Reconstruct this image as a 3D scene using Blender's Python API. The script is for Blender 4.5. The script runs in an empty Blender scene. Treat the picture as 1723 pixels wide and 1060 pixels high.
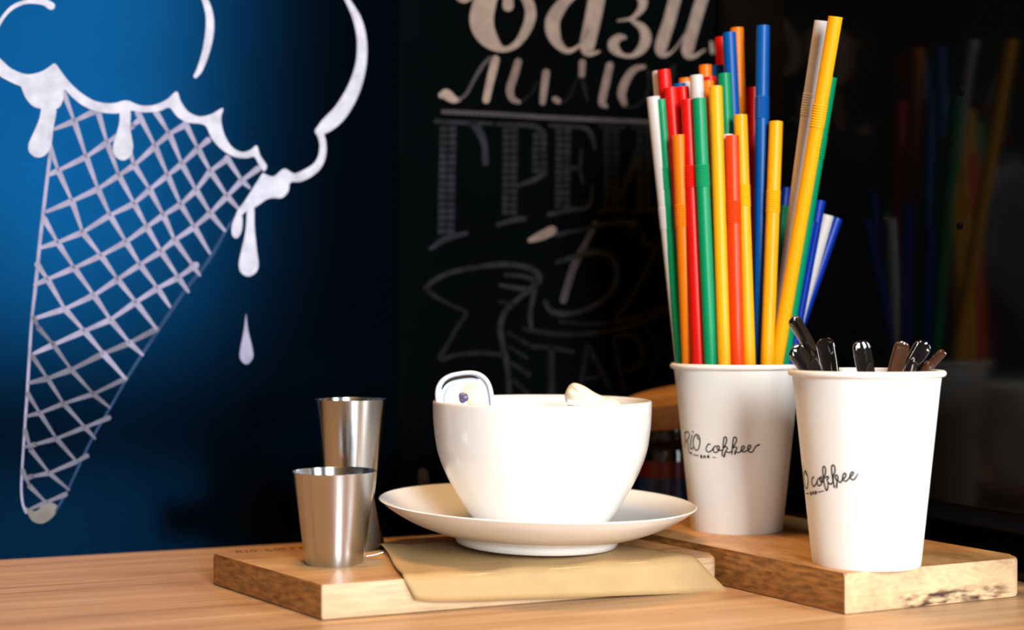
import bpy, bmesh, math, random
from mathutils import Vector, Matrix
random.seed(7)
SC = bpy.context.scene
COL = SC.collection

# ------------------------------------------------------------------ camera
H = 0.90                    # counter top height
CAMZ = H + 0.164
F = 2400.0                  # focal length in pixels of the 1723x1060 frame
CX, CY = 861.5, 545.0       # vanishing centre (level camera)
cam = bpy.data.cameras.new('camera')
camo = bpy.data.objects.new('camera', cam)
COL.objects.link(camo)
camo.location = (0, 0, CAMZ)
camo.rotation_euler = (math.pi / 2, 0, 0)
cam.sensor_width = 36
cam.lens = F * 36 / 1723
cam.shift_y = (CY - 530) / 1723
cam.clip_start = 0.02
cam.dof.use_dof = True
cam.dof.focus_distance = 0.880
cam.dof.aperture_fstop = 3.7
SC.camera = camo

# ------------------------------------------------------------------ light
w = bpy.data.worlds.new('world')
SC.world = w
w.use_nodes = True
bg = w.node_tree.nodes['Background']
bg.inputs[0].default_value = (1.0, 0.80, 0.58, 1)
bg.inputs[1].default_value = 0.06

def area_light(name, loc, target, sx, sy, power, col):
    l = bpy.data.lights.new(name, 'AREA')
    l.shape = 'RECTANGLE'
    l.size, l.size_y = sx, sy
    l.energy = power
    l.color = col
    o = bpy.data.objects.new(name, l)
    o.location = loc
    o.rotation_euler = (Vector(target) - Vector(loc)).to_track_quat('-Z', 'Y').to_euler()
    COL.objects.link(o)
    return o

# daylight through the shop window behind and to the right of the camera
area_light('window_daylight', (0.76, -1.35, H + 0.74), (0.05, 0.95, H + 0.1), 0.62, 1.15, 90, (0.95, 0.98, 1.0))
area_light('side_window_daylight', (2.30, -0.65, H + 1.05), (0.05, 0.95, H + 0.1), 0.7, 1.1, 60, (1.0, 0.98, 0.95))
# warm ceiling lamp over the counter
area_light('ceiling_lamp_light', (-0.16, 0.86, H + 1.15), (-0.05, 0.92, H), 0.3, 0.3, 10, (1.0, 0.55, 0.2))

SC.view_settings.view_transform = 'Standard'
SC.view_settings.look = 'None'
SC.view_settings.gamma = 1
SC.view_settings.use_curve_mapping = False
SC.view_settings.exposure = 0.0

# ------------------------------------------------------------------ helpers
def ray(px, py):
    return Vector(((px - CX) / F, 1.0, -(py - CY) / F))

def at(px, py, Y):
    """world point seen at a pixel of the photograph, at depth Y"""
    r = ray(px, py)
    return Vector((r.x * Y, Y, CAMZ + r.z * Y))

def on_plane(px, py, p0, n):
    r = ray(px, py)
    o = Vector((0, 0, CAMZ))
    t = (Vector(p0) - o).dot(n) / r.dot(n)
    return o + r * t

def link(name, verts, faces, mat=None, parent=None, smooth=True, angle=35, kind=None, label=None):
    me = bpy.data.meshes.new(name)
    me.from_pydata([tuple(v) for v in verts], [], faces)
    bm = bmesh.new(); bm.from_mesh(me)
    bmesh.ops.recalc_face_normals(bm, faces=bm.faces)
    bm.to_mesh(me); bm.free()
    if smooth:
        for p in me.polygons: p.use_smooth = True
        me.set_sharp_from_angle(angle=math.radians(angle))
    me.update()
    o = bpy.data.objects.new(name, me)
    COL.objects.link(o)
    if mat: me.materials.append(mat)
    if parent: o.parent = parent
    if kind: o['kind'] = kind
    if label: o['label'] = label
    return o

def tag(o, label, cat, group=None):
    o['label'] = label; o['category'] = cat
    if group: o['group'] = group
    return o

def empty(name, loc, rz=0):
    o = bpy.data.objects.new(name, None)
    o.location = loc
    o.rotation_euler = (0, 0, rz)
    o.empty_display_size = 0.02
    COL.objects.link(o)
    return o

def lathe(profile, n=96, close=False):
    """profile [(r, z)] revolved round z"""
    vs, fs, rings = [], [], []
    for r, z in profile:
        if r < 1e-6:
            rings.append([len(vs)]); vs.append((0, 0, z))
        else:
            rings.append(list(range(len(vs), len(vs) + n)))
            for i in range(n):
                a = 2 * math.pi * i / n
                vs.append((r * math.cos(a), r * math.sin(a), z))
    pairs = list(zip(rings[:-1], rings[1:]))
    if close: pairs.append((rings[-1], rings[0]))
    for A, B in pairs:
        for i in range(n):
            j = (i + 1) % n
            if len(A) == 1 and len(B) == 1: continue
            if len(A) == 1: fs.append((A[0], B[i], B[j]))
            elif len(B) == 1: fs.append((A[i], A[j], B[0]))
            else: fs.append((A[i], A[j], B[j], B[i]))
    return vs, fs

def smooth_profile(pts, sub=5):
    return [tuple(p) for p in catmull([tuple(p) for p in pts], sub)]

def catmull(P, sub=6):
    if len(P) < 3: 
        out = []
        for i in range(len(P) - 1):
            for k in range(sub):
                t = k / sub
                out.append(tuple(a + (b - a) * t for a, b in zip(P[i], P[i + 1])))
        return out + [tuple(P[-1])]
    Q = [tuple(2 * a - b for a, b in zip(P[0], P[1]))] + [tuple(p) for p in P] + [tuple(2 * a - b for a, b in zip(P[-1], P[-2]))]
    out = []
    for i in range(1, len(Q) - 2):
        for k in range(sub):
            t = k / sub
            out.append(tuple(0.5 * ((2 * b) + (-a + c) * t + (2 * a - 5 * b + 4 * c - d) * t * t + (-a + 3 * b - 3 * c + d) * t ** 3)
                             for a, b, c, d in zip(Q[i - 1], Q[i], Q[i + 1], Q[i + 2])))
    return out + [tuple(P[-1])]

def frames(path):
    """parallel transported frames along a list of Vectors"""
    n = len(path)
    T = []
    for i in range(n):
        a = path[max(0, i - 1)]; b = path[min(n - 1, i + 1)]
        T.append((b - a).normalized())
    up = Vector((0, -1, 0)) if abs(T[0].y) < 0.9 else Vector((1, 0, 0))
    N = (up - T[0] * up.dot(T[0])).normalized()
    out = []
    for i in range(n):
        N = (N - T[i] * N.dot(T[i])).normalized()
        out.append((T[i], N, T[i].cross(N)))
    return out

def loft(path, section, scale=None, cap0=True, cap1=True):
    """sweep a closed 2D section [(a,b)] (a along N, b along B) along path"""
    fr = frames(path)
    vs, fs = [], []
    m = len(section)
    for i, p in enumerate(path):
        T, N, B = fr[i]
        s = scale[i] if scale else 1.0
        if not isinstance(s, tuple): s = (s, s)
        for a, b in section:
            vs.append(p + N * a * s[0] + B * b * s[1])
    for i in range(len(path) - 1):
        for j in range(m):
            k = (j + 1) % m
            fs.append((i * m + j, i * m + k, (i + 1) * m + k, (i + 1) * m + j))
    if cap0: fs.append(tuple(range(m))[::-1])
    if cap1: fs.append(tuple(range((len(path) - 1) * m, len(path) * m)))
    return vs, fs

def circle(r, n=16):
    return [(r * math.cos(2 * math.pi * i / n), r * math.sin(2 * math.pi * i / n)) for i in range(n)]

def ribbon2d(pts, sub=6, close_ends=True):
    """pts [(x, y, width)] -> 2D verts, faces of a stroke with rounded ends"""
    C = catmull([tuple(map(float, p)) for p in pts], sub)
    vs, fs = [], []
    n = len(C)
    rows = []
    def tang(i):
        a = C[max(0, i - 1)]; b = C[min(n - 1, i + 1)]
        dx, dy = b[0] - a[0], b[1] - a[1]
        l = math.hypot(dx, dy) or 1
        return dx / l, dy / l
    seq = []
    tx, ty = tang(0); w0 = max(C[0][2], 1e-6)
    for k in (0.98, 0.75, 0.4):
        seq.append((C[0][0] - tx * w0 / 2 * k, C[0][1] - ty * w0 / 2 * k, w0 * math.sqrt(1 - k * k), tx, ty))
    for i in range(n):
        tx, ty = tang(i)
        seq.append((C[i][0], C[i][1], max(C[i][2], 1e-6), tx, ty))
    tx, ty = tang(n - 1); w1 = max(C[-1][2], 1e-6)
    for k in (0.4, 0.75, 0.98):
        seq.append((C[-1][0] + tx * w1 / 2 * k, C[-1][1] + ty * w1 / 2 * k, w1 * math.sqrt(1 - k * k), tx, ty))
    for x, y, wd, tx, ty in seq:
        vs.append((x - ty * wd / 2, y + tx * wd / 2)); vs.append((x + ty * wd / 2, y - tx * wd / 2))
    for i in range(len(seq) - 1):
        fs.append((2 * i, 2 * i + 1, 2 * i + 3, 2 * i + 2))
    return vs, fs

# ------------------------------------------------------------------ materials
def nodes_of(m):
    nt = m.node_tree
    return nt, nt.nodes, nt.links, nt.nodes['Principled BSDF']

def mat(name, col, rough=0.5, metal=0.0, spec=0.5, coat=0.0, noise=0.0, nscale=60, bump=0.0, bscale=200, trans=0.0, sss=0.0, ior=1.45):
    m = bpy.data.materials.new(name); m.use_nodes = True
    nt, N, L, b = nodes_of(m)
    b.inputs['Base Color'].default_value = (*col, 1)
    b.inputs['Roughness'].default_value = rough
    b.inputs['Metallic'].default_value = metal
    b.inputs['Specular IOR Level'].default_value = spec
    b.inputs['Coat Weight'].default_value = coat
    b.inputs['Transmission Weight'].default_value = trans
    b.inputs['IOR'].default_value = ior
    if sss:
        b.inputs['Subsurface Weight'].default_value = sss
        b.inputs['Subsurface Radius'].default_value = (1, 0.8, 0.6)
        b.inputs['Subsurface Scale'].default_value = 0.004
    tc = N.new('ShaderNodeTexCoord')
    if noise:
        nz = N.new('ShaderNodeTexNoise'); nz.inputs['Scale'].default_value = nscale; nz.inputs['Detail'].default_value = 5
        L.new(tc.outputs['Object'], nz.inputs['Vector'])
        mx = N.new('ShaderNodeMix'); mx.data_type = 'RGBA'
        mx.inputs[6].default_value = (*[c * (1 - noise) for c in col], 1)
        mx.inputs[7].default_value = (*[min(1, c * (1 + noise)) for c in col], 1)
        L.new(nz.outputs['Fac'], mx.inputs[0]); L.new(mx.outputs[2], b.inputs['Base Color'])
    if bump:
        nb = N.new('ShaderNodeTexNoise'); nb.inputs['Scale'].default_value = bscale; nb.inputs['Detail'].default_value = 4
        L.new(tc.outputs['Object'], nb.inputs['Vector'])
        bp = N.new('ShaderNodeBump'); bp.inputs['Strength'].default_value = bump; bp.inputs['Distance'].default_value = 0.001
        L.new(nb.outputs['Fac'], bp.inputs['Height']); L.new(bp.outputs[0], b.inputs['Normal'])
    return m

def wood(name, dark, mid, light, scale=(3, 60, 60), rough=0.42, fine=1.0, endcol=None, stain=None, frontcol=None):
    """grain runs along the object's local x"""
    m = bpy.data.materials.new(name); m.use_nodes = True
    nt, N, L, b = nodes_of(m)
    tc = N.new('ShaderNodeTexCoord')
    mp = N.new('ShaderNodeMapping'); mp.inputs['Scale'].default_value = scale
    L.new(tc.outputs['Object'], mp.inputs['Vector'])
    n1 = N.new('ShaderNodeTexNoise'); n1.inputs['Scale'].default_value = 1.0; n1.inputs['Detail'].default_value = 6; n1.inputs['Roughness'].default_value = 0.62
    n1.inputs['Distortion'].default_value = 0.5
    L.new(mp.outputs[0], n1.inputs['Vector'])
    mp2 = N.new('ShaderNodeMapping'); mp2.inputs['Scale'].default_value = (scale[0] * 7, scale[1] * 8, scale[2] * 8)
    L.new(tc.outputs['Object'], mp2.inputs['Vector'])
    n2 = N.new('ShaderNodeTexNoise'); n2.inputs['Scale'].default_value = 1.0; n2.inputs['Detail'].default_value = 3
    L.new(mp2.outputs[0], n2.inputs['Vector'])
    ad = N.new('ShaderNodeMath'); ad.operation = 'MULTIPLY_ADD'
    L.new(n2.outputs['Fac'], ad.inputs[0]); ad.inputs[1].default_value = 0.45 * fine; 
    L.new(n1.outputs['Fac'], ad.inputs[2])
    sb = N.new('ShaderNodeMath'); sb.operation = 'SUBTRACT'; sb.inputs[1].default_value = 0.225 * fine
    L.new(ad.outputs[0], sb.inputs[0])
    cr = N.new('ShaderNodeValToRGB')
    e = cr.color_ramp.elements
    e[0].position = 0.28; e[0].color = (*dark, 1)
    e[1].position = 0.74; e[1].color = (*light, 1)
    k = cr.color_ramp.elements.new(0.5); k.color = (*mid, 1)
    L.new(sb.outputs[0], cr.inputs[0])
    out = cr.outputs[0]
    if endcol:      # end grain where the face looks along the grain
        ge = N.new('ShaderNodeNewGeometry')
        vt = N.new('ShaderNodeVectorTransform'); vt.vector_type = 'NORMAL'; vt.convert_from = 'WORLD'; vt.convert_to = 'OBJECT'
        L.new(ge.outputs['Normal'], vt.inputs[0])
        sx = N.new('ShaderNodeSeparateXYZ'); L.new(vt.outputs[0], sx.inputs[0])
        ab = N.new('ShaderNodeMath'); ab.operation = 'ABSOLUTE'; L.new(sx.outputs[0], ab.inputs[0])
        mr = N.new('ShaderNodeMapRange'); mr.inputs[1].default_value = 0.55; mr.inputs[2].default_value = 0.9; L.new(ab.outputs[0], mr.inputs[0])
        vz = N.new('ShaderNodeTexNoise'); vz.inputs['Scale'].default_value = 1.0; vz.inputs['Detail'].default_value = 6
        mp3 = N.new('ShaderNodeMapping'); mp3.inputs['Scale'].default_value = (200, 90, 420)
        L.new(tc.outputs['Object'], mp3.inputs['Vector']); L.new(mp3.outputs[0], vz.inputs['Vector'])
        c2 = N.new('ShaderNodeValToRGB'); c2.color_ramp.elements[0].position = 0.35; c2.color_ramp.elements[1].position = 0.66
        c2.color_ramp.elements[0].color = (*[c * 0.42 for c in endcol], 1); c2.color_ramp.elements[1].color = (*endcol, 1)
        L.new(vz.outputs['Fac'], c2.inputs[0])
        mx = N.new('ShaderNodeMix'); mx.data_type = 'RGBA'
        L.new(mr.outputs[0], mx.inputs[0]); L.new(out, mx.inputs[6]); L.new(c2.outputs[0], mx.inputs[7])
        out = mx.outputs[2]
    if frontcol:    # paler colour on the cut long side (local -y face)
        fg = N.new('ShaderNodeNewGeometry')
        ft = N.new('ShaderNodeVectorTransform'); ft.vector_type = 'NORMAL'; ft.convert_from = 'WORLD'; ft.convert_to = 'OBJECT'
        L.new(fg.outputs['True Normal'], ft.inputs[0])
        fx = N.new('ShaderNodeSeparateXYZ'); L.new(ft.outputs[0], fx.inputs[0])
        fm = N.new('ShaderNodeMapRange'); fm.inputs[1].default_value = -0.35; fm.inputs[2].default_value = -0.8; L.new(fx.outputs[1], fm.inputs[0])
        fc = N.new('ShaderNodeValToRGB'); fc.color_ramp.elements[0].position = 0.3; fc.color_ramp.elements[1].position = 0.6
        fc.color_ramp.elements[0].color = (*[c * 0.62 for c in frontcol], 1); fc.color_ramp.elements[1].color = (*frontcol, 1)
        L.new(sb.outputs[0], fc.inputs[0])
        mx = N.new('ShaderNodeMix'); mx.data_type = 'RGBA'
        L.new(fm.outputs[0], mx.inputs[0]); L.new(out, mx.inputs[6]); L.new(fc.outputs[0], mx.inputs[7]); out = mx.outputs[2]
    if stain:       # dark bark marks: box in object space (x0,x1,z0,z1), only near the front face y<0.004
        sp = N.new('ShaderNodeSeparateXYZ'); L.new(tc.outputs['Object'], sp.inputs[0])
        def band(sock, lo, hi, soft):
            a = N.new('ShaderNodeMapRange'); a.inputs[1].default_value = lo - soft; a.inputs[2].default_value = lo + soft; L.new(sock, a.inputs[0])
            c = N.new('ShaderNodeMapRange'); c.inputs[1].default_value = hi + soft; c.inputs[2].default_value = hi - soft; L.new(sock, c.inputs[0])
            mm = N.new('ShaderNodeMath'); mm.operation = 'MULTIPLY'; L.new(a.outputs[0], mm.inputs[0]); L.new(c.outputs[0], mm.inputs[1])
            return mm.outputs[0]
        m1 = band(sp.outputs[0], stain[0], stain[1], 0.008)
        m2 = band(sp.outputs[2], stain[2], stain[3], 0.002)
        m3 = band(sp.outputs[1], -1, 0.003, 0.001)
        q = N.new('ShaderNodeMath'); q.operation = 'MULTIPLY'; L.new(m1, q.inputs[0]); L.new(m2, q.inputs[1])
        q2 = N.new('ShaderNodeMath'); q2.operation = 'MULTIPLY'; L.new(q.outputs[0], q2.inputs[0]); L.new(m3, q2.inputs[1])
        mp4 = N.new('ShaderNodeMapping'); mp4.inputs['Scale'].default_value = (75, 1, 260); mp4.inputs['Rotation'].default_value = (0, math.radians(24), 0)
        L.new(tc.outputs['Object'], mp4.inputs['Vector'])
        n4 = N.new('ShaderNodeTexNoise'); n4.inputs['Scale'].default_value = 1.0; n4.inputs['Detail'].default_value = 3; L.new(mp4.outputs[0], n4.inputs['Vector'])
        r4 = N.new('ShaderNodeMapRange'); r4.inputs[1].default_value = 0.42; r4.inputs[2].default_value = 0.62; L.new(n4.outputs['Fac'], r4.inputs[0])
        q3 = N.new('ShaderNodeMath'); q3.operation = 'MULTIPLY'; L.new(q2.outputs[0], q3.inputs[0]); L.new(r4.outputs[0], q3.inputs[1])
        mx = N.new('ShaderNodeMix'); mx.data_type = 'RGBA'; mx.inputs[7].default_value = (0.05, 0.025, 0.02, 1)
        L.new(q3.outputs[0], mx.inputs[0]); L.new(out, mx.inputs[6]); out = mx.outputs[2]
    L.new(out, b.inputs['Base Color'])
    b.inputs['Roughness'].default_value = rough
    bp = N.new('ShaderNodeBump'); bp.inputs['Strength'].default_value = 0.12; bp.inputs['Distance'].default_value = 0.001
    L.new(sb.outputs[0], bp.inputs['Height']); L.new(bp.outputs[0], b.inputs['Normal'])
    return m

def chalkmat(name, col, lo=0.7):
    m = bpy.data.materials.new(name); m.use_nodes = True
    nt, N, L, b = nodes_of(m)
    tc = N.new('ShaderNodeTexCoord')
    nz = N.new('ShaderNodeTexNoise'); nz.inputs['Scale'].default_value = 90; nz.inputs['Detail'].default_value = 6
    L.new(tc.outputs['Object'], nz.inputs['Vector'])
    cr = N.new('ShaderNodeValToRGB')
    cr.color_ramp.elements[0].position = 0.3; cr.color_ramp.elements[1].position = 0.65
    cr.color_ramp.elements[0].color = (*[c * lo for c in col], 1); cr.color_ramp.elements[1].color = (*col, 1)
    L.new(nz.outputs['Fac'], cr.inputs[0]); L.new(cr.outputs[0], b.inputs['Base Color'])
    b.inputs['Roughness'].default_value = 0.9; b.inputs['Specular IOR Level'].default_value = 0.1
    return m

M = {}
def sheen_tint_paint(name, base, tint, fac, rough):
    """dark paint with the colour of reflected light put into its gloss tint"""
    m = bpy.data.materials.new(name); m.use_nodes = True
    nt, N, L, b = nodes_of(m)
    N.remove(b)
    tc = N.new('ShaderNodeTexCoord')
    nz = N.new('ShaderNodeTexNoise'); nz.inputs['Scale'].default_value = 14; nz.inputs['Detail'].default_value = 5
    L.new(tc.outputs['Object'], nz.inputs['Vector'])
    df = N.new('ShaderNodeBsdfDiffuse'); df.inputs[0].default_value = (*base, 1)
    gl = N.new('ShaderNodeBsdfAnisotropic') if hasattr(bpy.types, 'ShaderNodeBsdfAnisotropic') else N.new('ShaderNodeBsdfGlossy')
    gl.distribution = 'BECKMANN'
    gl.inputs['Color'].default_value = (*tint, 1)
    gl.inputs['Roughness'].default_value = rough
    mr = N.new('ShaderNodeMapRange'); mr.inputs[3].default_value = fac * 0.8; mr.inputs[4].default_value = fac * 1.2
    L.new(nz.outputs['Fac'], mr.inputs[0])
    mx = N.new('ShaderNodeMixShader'); L.new(mr.outputs[0], mx.inputs[0])
    L.new(df.outputs[0], mx.inputs[1]); L.new(gl.outputs[0], mx.inputs[2])
    L.new(mx.outputs[0], N['Material Output'].inputs['Surface'])
    return m
M['navy'] = sheen_tint_paint('blue_sheen_board_paint', (0.0004, 0.0010, 0.0019), (0.012, 0.34, 1.0), 0.0090, 0.205)  # near-black paint; the blue of the reflected light sits in the gloss tint
M['black_board'] = mat('black_chalkboard_paint', (0.0012, 0.0018, 0.0022), 0.55, spec=0.0, noise=0.3, nscale=9)
M['counter'] = wood('counter_wood', (0.31, 0.17, 0.085), (0.49, 0.295, 0.155), (0.63, 0.42, 0.24), scale=(2.2, 55, 55), rough=0.4)
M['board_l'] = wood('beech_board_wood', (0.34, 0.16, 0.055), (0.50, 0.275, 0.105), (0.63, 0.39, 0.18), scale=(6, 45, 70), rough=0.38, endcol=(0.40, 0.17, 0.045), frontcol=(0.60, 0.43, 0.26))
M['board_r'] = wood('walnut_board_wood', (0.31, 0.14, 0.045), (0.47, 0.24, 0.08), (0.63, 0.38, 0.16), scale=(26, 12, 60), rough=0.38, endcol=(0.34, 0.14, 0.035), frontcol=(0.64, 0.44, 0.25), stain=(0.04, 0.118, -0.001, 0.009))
M['china'] = mat('white_china', (0.84, 0.83, 0.81), 0.22, coat=0.3)
M['cup'] = mat('white_paper', (0.84, 0.83, 0.80), 0.55, noise=0.02, nscale=40)
M['ink'] = mat('black_ink', (0.008, 0.008, 0.008), 0.6)
M['kraft'] = mat('kraft_paper', (0.39, 0.255, 0.11), 0.62, noise=0.12, nscale=70, bump=0.05, bscale=300)
M['steel'] = mat('brushed_steel', (0.55, 0.58, 0.62), 0.25, metal=1.0, noise=0.08, nscale=30)
nt_, N_, L_s, b_ = nodes_of(M['steel'])
b_.inputs['Anisotropic'].default_value = 0.9
b_.inputs['Anisotropic Rotation'].default_value = 0.25
tg = N_.new('ShaderNodeTangent'); tg.direction_type = 'RADIAL'; tg.axis = 'Z'
L_s.new(tg.outputs[0], b_.inputs['Tangent'])
M['glass_black'] = mat('black_glass', (0.0015, 0.002, 0.0025), 0.10, spec=0.22, ior=1.5)
M['machine'] = mat('black_machine_paint', (0.003, 0.004, 0.0055), 0.5, spec=0.06)
M['bolt'] = mat('black_bolt', (0.001, 0.001, 0.001), 0.6, spec=0.05)
M['smoked'] = mat('glossy_black_plastic', (0.006, 0.005, 0.005), 0.06, coat=1.0)
M['brown_reflection'] = mat('black_plastic_brown_reflection', (0.05, 0.02, 0.011), 0.08, coat=0.7)  # black plastic with its orange-brown reflections put into the base colour
M['tub'] = mat('clear_white_plastic', (0.62, 0.67, 0.75), 0.12, coat=0.6, sss=0.2)
M['cream'] = mat('cream_filling', (0.78, 0.62, 0.42), 0.4, noise=0.12, nscale=120)
M['spot'] = mat('violet_brown_print', (0.10, 0.08, 0.16), 0.35, noise=0.5, nscale=300)
M['slot'] = mat('dark_slot', (0.004, 0.004, 0.004), 0.4)
M['sugar'] = mat('pale_wrapper', (0.78, 0.74, 0.58), 0.35, noise=0.1, nscale=150, bump=0.25, bscale=150, sss=0.1)
M['foil'] = mat('clear_film', (0.62, 0.62, 0.64), 0.3)
M['jar'] = mat('dark_jar_glass', (0.006, 0.007, 0.009), 0.06, coat=0.5)
M['jar_cap'] = mat('black_jar_cap', (0.008, 0.010, 0.013), 0.25)
M['label_red'] = mat('red_label', (0.10, 0.006, 0.010), 0.3)
M['label_blue'] = mat('blue_label', (0.012, 0.03, 0.12), 0.25)
M['dish'] = wood('dish_wood', (0.26, 0.12, 0.04), (0.40, 0.20, 0.07), (0.52, 0.29, 0.11), scale=(14, 70, 70), rough=0.5)
M['burn'] = mat('burnt_engraving', (0.16, 0.065, 0.02), 0.7)
M['floor'] = mat('grey_floor_tile', (0.10, 0.09, 0.08), 0.6, noise=0.2, nscale=6)
M['dark_base'] = mat('dark_counter_base', (0.03, 0.025, 0.02), 0.6)
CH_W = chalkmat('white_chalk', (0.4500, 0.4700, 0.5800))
CH_L = chalkmat('lavender_chalk', (0.2650, 0.2650, 0.3850))
CH_L2 = chalkmat('thin_dimmed_lavender_chalk', (0.1250, 0.1300, 0.1800))  # thin lower lines; the downward falloff of the light is in the tone
CH_B = chalkmat('blue_smudged_chalk', (0.02, 0.05, 0.12))
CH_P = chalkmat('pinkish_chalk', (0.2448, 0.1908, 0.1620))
CH_PD = chalkmat('thin_dimmed_pinkish_chalk', (0.1645, 0.1225, 0.1085))  # thinner chalk, also darkened for the light fading down and right
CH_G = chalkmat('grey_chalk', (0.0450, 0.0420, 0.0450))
CH_D = chalkmat('faint_dimmed_grey_chalk', (0.0144, 0.0153, 0.0168), 0.4)  # faint chalk, its grey also carries the falloff of the light
CH_DD = chalkmat('fainter_dimmed_grey_chalk', (0.0075, 0.0079, 0.0083), 0.35)  # faintest chalk, with the fading light put into its grey too

def straw_mat(name, col, tr=0.3):
    m = bpy.data.materials.new(name); m.use_nodes = True
    nt, N, L, b = nodes_of(m)
    b.inputs['Base Color'].default_value = (*col, 1)
    b.inputs['Roughness'].default_value = 0.38
    b.inputs['Specular IOR Level'].default_value = 0.35
    t = N.new('ShaderNodeBsdfTranslucent'); t.inputs[0].default_value = (*col, 1)
    mx = N.new('ShaderNodeMixShader'); mx.inputs[0].default_value = tr
    L.new(b.outputs[0], mx.inputs[1]); L.new(t.outputs[0], mx.inputs[2])
    L.new(mx.outputs[0], N['Material Output'].inputs['Surface'])
    return m
ST = {'white': straw_mat('white_straw_plastic', (0.74, 0.70, 0.68)),
      'red': straw_mat('red_straw_plastic', (0.80, 0.008, 0.004)),
      'scarlet': straw_mat('scarlet_straw_plastic', (0.92, 0.065, 0.004)),
      'orange': straw_mat('orange_straw_plastic', (0.90, 0.24, 0.002)),
      'yellow': straw_mat('yellow_straw_plastic', (0.95, 0.51, 0.006)),
      'green': straw_mat('green_straw_plastic', (0.0, 0.34, 0.13)),
      'blue': straw_mat('blue_straw_plastic', (0.0, 0.11, 0.46)),
      'navy': straw_mat('dark_blue_straw_plastic', (0.0, 0.035, 0.40))}

# ------------------------------------------------------------------ setting
WP = Vector((-0.356, 0.991, H)); WD = Vector((0.933, 0.36, 0)).normalized(); WN = Vector((WD.y, -WD.x, 0))
def wall_pt(s, z, d=0.0):       # s along the wall from WP, z height, d towards the room
    p = WP + WD * s + WN * d
    return Vector((p.x, p.y, z))
def box_from(pts_bottom, z0, z1):
    n = len(pts_bottom)
    vs = [(p[0], p[1], z0) for p in pts_bottom] + [(p[0], p[1], z1) for p in pts_bottom]
    fs = [tuple(range(n))[::-1], tuple(range(n, 2 * n))] + [(i, (i + 1) % n, n + (i + 1) % n, n + i) for i in range(n)]
    return vs, fs

link('floor', *box_from([(-4, -4), (4, -4), (4, 4), (-4, 4)], -0.05, 0.0), M['floor'], kind='structure', smooth=False)
wall = link('wall_back', *box_from([wall_pt(-2.5, 0, -0.008), wall_pt(2.5, 0, -0.008), wall_pt(2.5, 0, -0.12), wall_pt(-2.5, 0, -0.12)], 0.0, 2.6), M['black_board'], kind='structure', smooth=False)
seam = (on_plane(668, 500, WP, WN) - WP).dot(WD)
bev = 0.001
link('chalkboard_panel', *box_from([wall_pt(-2.4, 0, 0), wall_pt(seam - 0.0004, 0, 0), wall_pt(seam - 0.0004, 0, -0.008), wall_pt(-2.4, 0, -0.008)], H, 2.5), M['navy'], wall, smooth=False, label='dark chalkboard panel with painted-in blue sheen and ice cream drawing')
send = (on_plane(1204, 300, WP, WN) - WP).dot(WD)
link('chalkboard_panel', *box_from([wall_pt(seam + 0.0004, 0, 0), wall_pt(send, 0, 0), wall_pt(send, 0, -0.008), wall_pt(seam + 0.0004, 0, -0.008)], H, 2.5), M['black_board'], wall, smooth=False, label='black chalkboard panel with chalk lettering')

# counter: slab whose back edge meets the wall
cw = empty('counter', (0, 0, 0))
tag(cw, 'long light brown wooden counter with straight grain under everything', 'counter')
ang = math.atan2(WD.y, WD.x)
def rot_obj(o, origin, a):
    """give mesh object o a local frame at origin turned by a round z (verts are world coords now)"""
    Mx = Matrix.Translation(origin) @ Matrix.Rotation(a, 4, 'Z')
    o.data.transform(Mx.inverted()); o.matrix_world = Mx
    return o
def strip(s0, s1, d0, d1): return [wall_pt(s0, 0, d0), wall_pt(s1, 0, d0), wall_pt(s1, 0, d1), wall_pt(s0, 0, d1)]
v, f = box_from(strip(-1.4, 1.6, 0.0, 0.62), H - 0.04, H)
ct = link('worktop', v, f, M['counter'], smooth=False)
rot_obj(ct, WP, ang); ct.parent = cw
v, f = box_from(strip(-1.35, 1.55, 0.0, 0.56), 0.0, H - 0.04)
cb = link('cabinet_base', v, f, M['dark_base'], cw, smooth=False)

# black appliance with a glass front on the right
PN = Vector((0.89, 0.46, 0)).normalized(); P0 = Vector((0.232, 1.02, H)); PD = Vector((PN.y, -PN.x, 0))
def pan(t, d, z):     # t along the panel (to the right/front), d towards the room
    p = P0 + PD * t - PN * d
    return Vector((p.x, p.y, z))
app = empty('appliance', (0.45, 1.1, H))
tag(app, 'black appliance with glossy dark glass front reflecting the straws, at right', 'appliance')
TL, TR = -0.060, 0.25
sA = on_plane(1206, 400, WP, WN)
foot = [pan(TL, -0.006, 0), pan(TR, -0.006, 0), pan(TR, -0.40, 0), Vector((0.52, 1.30, 0)), Vector((sA.x, sA.y, 0))]
foot[-1] -= WN * -0.002
def wparent(o, p):
    o.parent = p; o.matrix_parent_inverse = Matrix.Translation(p.location).inverted(); return o
v, f = box_from(foot, H + 0.036, H + 0.75)
wparent(link('body', v, f, M['machine'], smooth=False), app)
foot2 = [pan(TL + .01, -0.03, 0), pan(TR - .01, -0.03, 0), pan(TR - .01, -0.38, 0), Vector((0.50, 1.27, 0)), Vector((sA.x + .02, sA.y - .01, 0))]
v, f = box_from(foot2, H, H + 0.037)
wparent(link('plinth', v, f, M['glass_black'], smooth=False), app)
v, f = box_from([pan(TL, 0, 0), pan(TR, 0, 0), pan(TR, -0.0055, 0), pan(TL, -0.0055, 0)], H + 0.0485, H + 0.74)
gp = wparent(link('glass_panel', v, f, M['glass_black'], smooth=False), app)
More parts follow.
